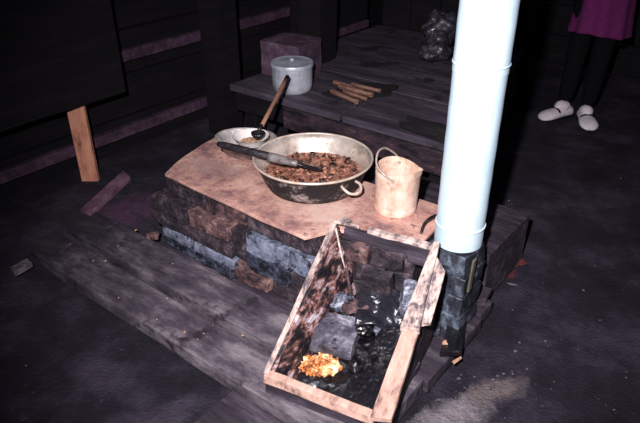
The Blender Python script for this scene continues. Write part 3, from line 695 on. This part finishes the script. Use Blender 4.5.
# leggings
skin('leggings',[(0,0,.95),(-.09,0,.84),(f1.x+.01,f1.y-.02,.48),(f1.x,f1.y,.085),(.09,0,.84),(f2.x+.01,f2.y-.02,.48),(f2.x,f2.y,.085)],[(0,1),(1,2),(2,3),(0,4),(4,5),(5,6)],[(.15,.12),.095,.06,.044,.095,.06,.044],'black_cloth')
# skirt
bm=newbm(); n=56; rings=[]
for z,rx,ry in ((.485,.150,.150),(.495,.150,.150),(.58,.142,.142),(.72,.138,.132),(.86,.155,.125),(.98,.13,.105),(1.04,.122,.10)):
    f_=max(0,(1.0-z)/.55); ring=[]
    for i in range(n):
        t=2*math.pi*i/n; w=1+.07*f_*math.sin(t*9)
        ring.append(bm.verts.new((rx*w*math.cos(t)+.005*f_,ry*w*math.sin(t),z+.012*math.sin(t*2)*f_)))
    rings.append(ring)
for a,b in zip(rings,rings[1:]):
    for i in range(n): bm.faces.new((a[i],a[(i+1)%n],b[(i+1)%n],b[i]))
o=obj('skirt',bm,'skirt',pe,smooth=True); s=o.modifiers.new('Solidify','SOLIDIFY'); s.thickness=.004
skin('jacket',[(0,0,.98),(0,0,1.1),(0,.01,1.25),(0,.01,1.38),(0,.0,1.44),(-.17,.01,1.375),(-.22,.03,1.12),(-.195,-.09,.94),(.17,.01,1.375),(.23,.03,1.12),(.222,-.07,.92)],
     [(0,1),(1,2),(2,3),(3,4),(3,5),(5,6),(6,7),(3,8),(8,9),(9,10)],[(.155,.12),(.135,.11),(.158,.115),(.145,.10),.06,.06,.05,.036,.06,.05,.036],'black_cloth')
# face + hair
hc=Vector((-.005,-.02,1.62))
bm=newbm(); blob(bm,hc,(.076,.095,.115),.02,2,4,1); 
for v in bm.verts:
    l=v.co-hc
    if l.y<-.05 and abs(l.x)<.014 and -.03<l.z<.01: v.co.y-=.018*(1-abs(l.x)/.014)
obj('head',bm,'skin',pe,smooth=True)
for sx in (-1,1):
    bm=newbm(); blob(bm,hc+Vector((sx*.03,-.085,.008)),(.013,.010,.008),0,1,2); e_=obj('eye',bm,'eye',pe,smooth=True)
    bm=newbm(); blob(bm,hc+Vector((sx*.03,-.094,.008)),(.006,.003,.006),0,1,2); obj('pupil',bm,'black_iron',e_,smooth=True)
    bm=newbm(); blob(bm,hc+Vector((sx*.078,.005,0)),(.010,.018,.030),.1,2,2); obj('ear',bm,'skin',pe,smooth=True)
bm=newbm(); blob(bm,hc+Vector((0,-.086,-.048)),(.024,.009,.007),.05,2,3); obj('lips',bm,'red',pe,smooth=True)
bm=newbm(); blob(bm,hc+Vector((0,.025,.03)),(.088,.095,.108),.06,3,4,3); blob(bm,hc+Vector((0,.085,-.03)),(.05,.045,.06),.1,3,3,3); obj('hair',bm,'hair',pe,smooth=True)
# shoes
def shoe(f,ang,lab):
    # heel at f + back, pointing along ang
    sh=bpy.data.objects.new('shoe',None)
    bm=newbm(); n=20; rings=[]
    secs=[(-.062,.022,.030,.030),(-.050,.030,.045,.045),(-.02,.031,.048,.048),(.02,.033,.046,.046),(.06,.039,.040,.040),(.10,.043,.036,.036),(.13,.042,.030,.030),(.152,.032,.022,.022),(.164,.014,.012,.012)]
    for x,w,h,_ in secs:
        rings.append([bm.verts.new((x*.95,1.15*w*math.cos(2*math.pi*i/n),max(.004,h*.62+h*.72*math.sin(2*math.pi*i/n)))) for i in range(n)])
    for a,b in zip(rings,rings[1:]):
        for i in range(n): bm.faces.new((a[i],a[(i+1)%n],b[(i+1)%n],b[i]))
    bm.faces.new(rings[0][::-1]); bm.faces.new(rings[-1])
    o=obj('shoe',bm,'shoe',pe,smooth=True,loc=(f.x,f.y,.0),rotz=ang)
    o['label']=lab
    bm=newbm(); box(bm,(.045,0,.005),(.20,.07,.010)); obj('sole',bm,'black_cloth',o,bevel=.003)
    bm=newbm(); tube(bm,[(.058,-.040,.02),(.056,-.032,.047),(.054,0,.058),(.056,.032,.047),(.058,.040,.02)],.006,n=8); obj('strap',bm,'black_cloth',o,smooth=True)
    bm=newbm(); blob(bm,(.010,0,.060),(.050,.036,.034),.05,2,3); obj('sock',bm,'shoe',o,smooth=True)
    return o
shoe(f1,R(205),'white shoe pointing left')
shoe(f2,R(262),'white shoe pointing forward')

# ------------------------------------------------------------------ light, camera, world
w=bpy.data.worlds.new('world'); sc.world=w; w.use_nodes=True
w.node_tree.nodes['Background'].inputs[0].default_value=(.045,.032,.062,1); w.node_tree.nodes['Background'].inputs[1].default_value=1.0
fl=bpy.data.lights.new('camera_flash','SPOT'); fl.energy=365; fl.spot_size=R(76); fl.spot_blend=1.0; fl.shadow_soft_size=.022; fl.color=(1,.955,.985)
fo=bpy.data.objects.new('camera_flash',fl); C.objects.link(fo); fo.location=(-.13,-.02,1.50)
tgt=Vector((.16,1.72,.35)); fo.rotation_euler=(tgt-fo.location).to_track_quat('-Z','Y').to_euler()
cam=bpy.data.cameras.new('camera'); cam.sensor_width=36; cam.lens=35; cam.clip_start=.05
co=bpy.data.objects.new('camera',cam); C.objects.link(co); co.location=(0,0,1.3); co.rotation_euler=(R(60),0,0)
sc.camera=co
sc.view_settings.view_transform='Standard'; sc.view_settings.look='None'; sc.view_settings.gamma=1; sc.view_settings.exposure=0
sc.view_settings.use_curve_mapping=False
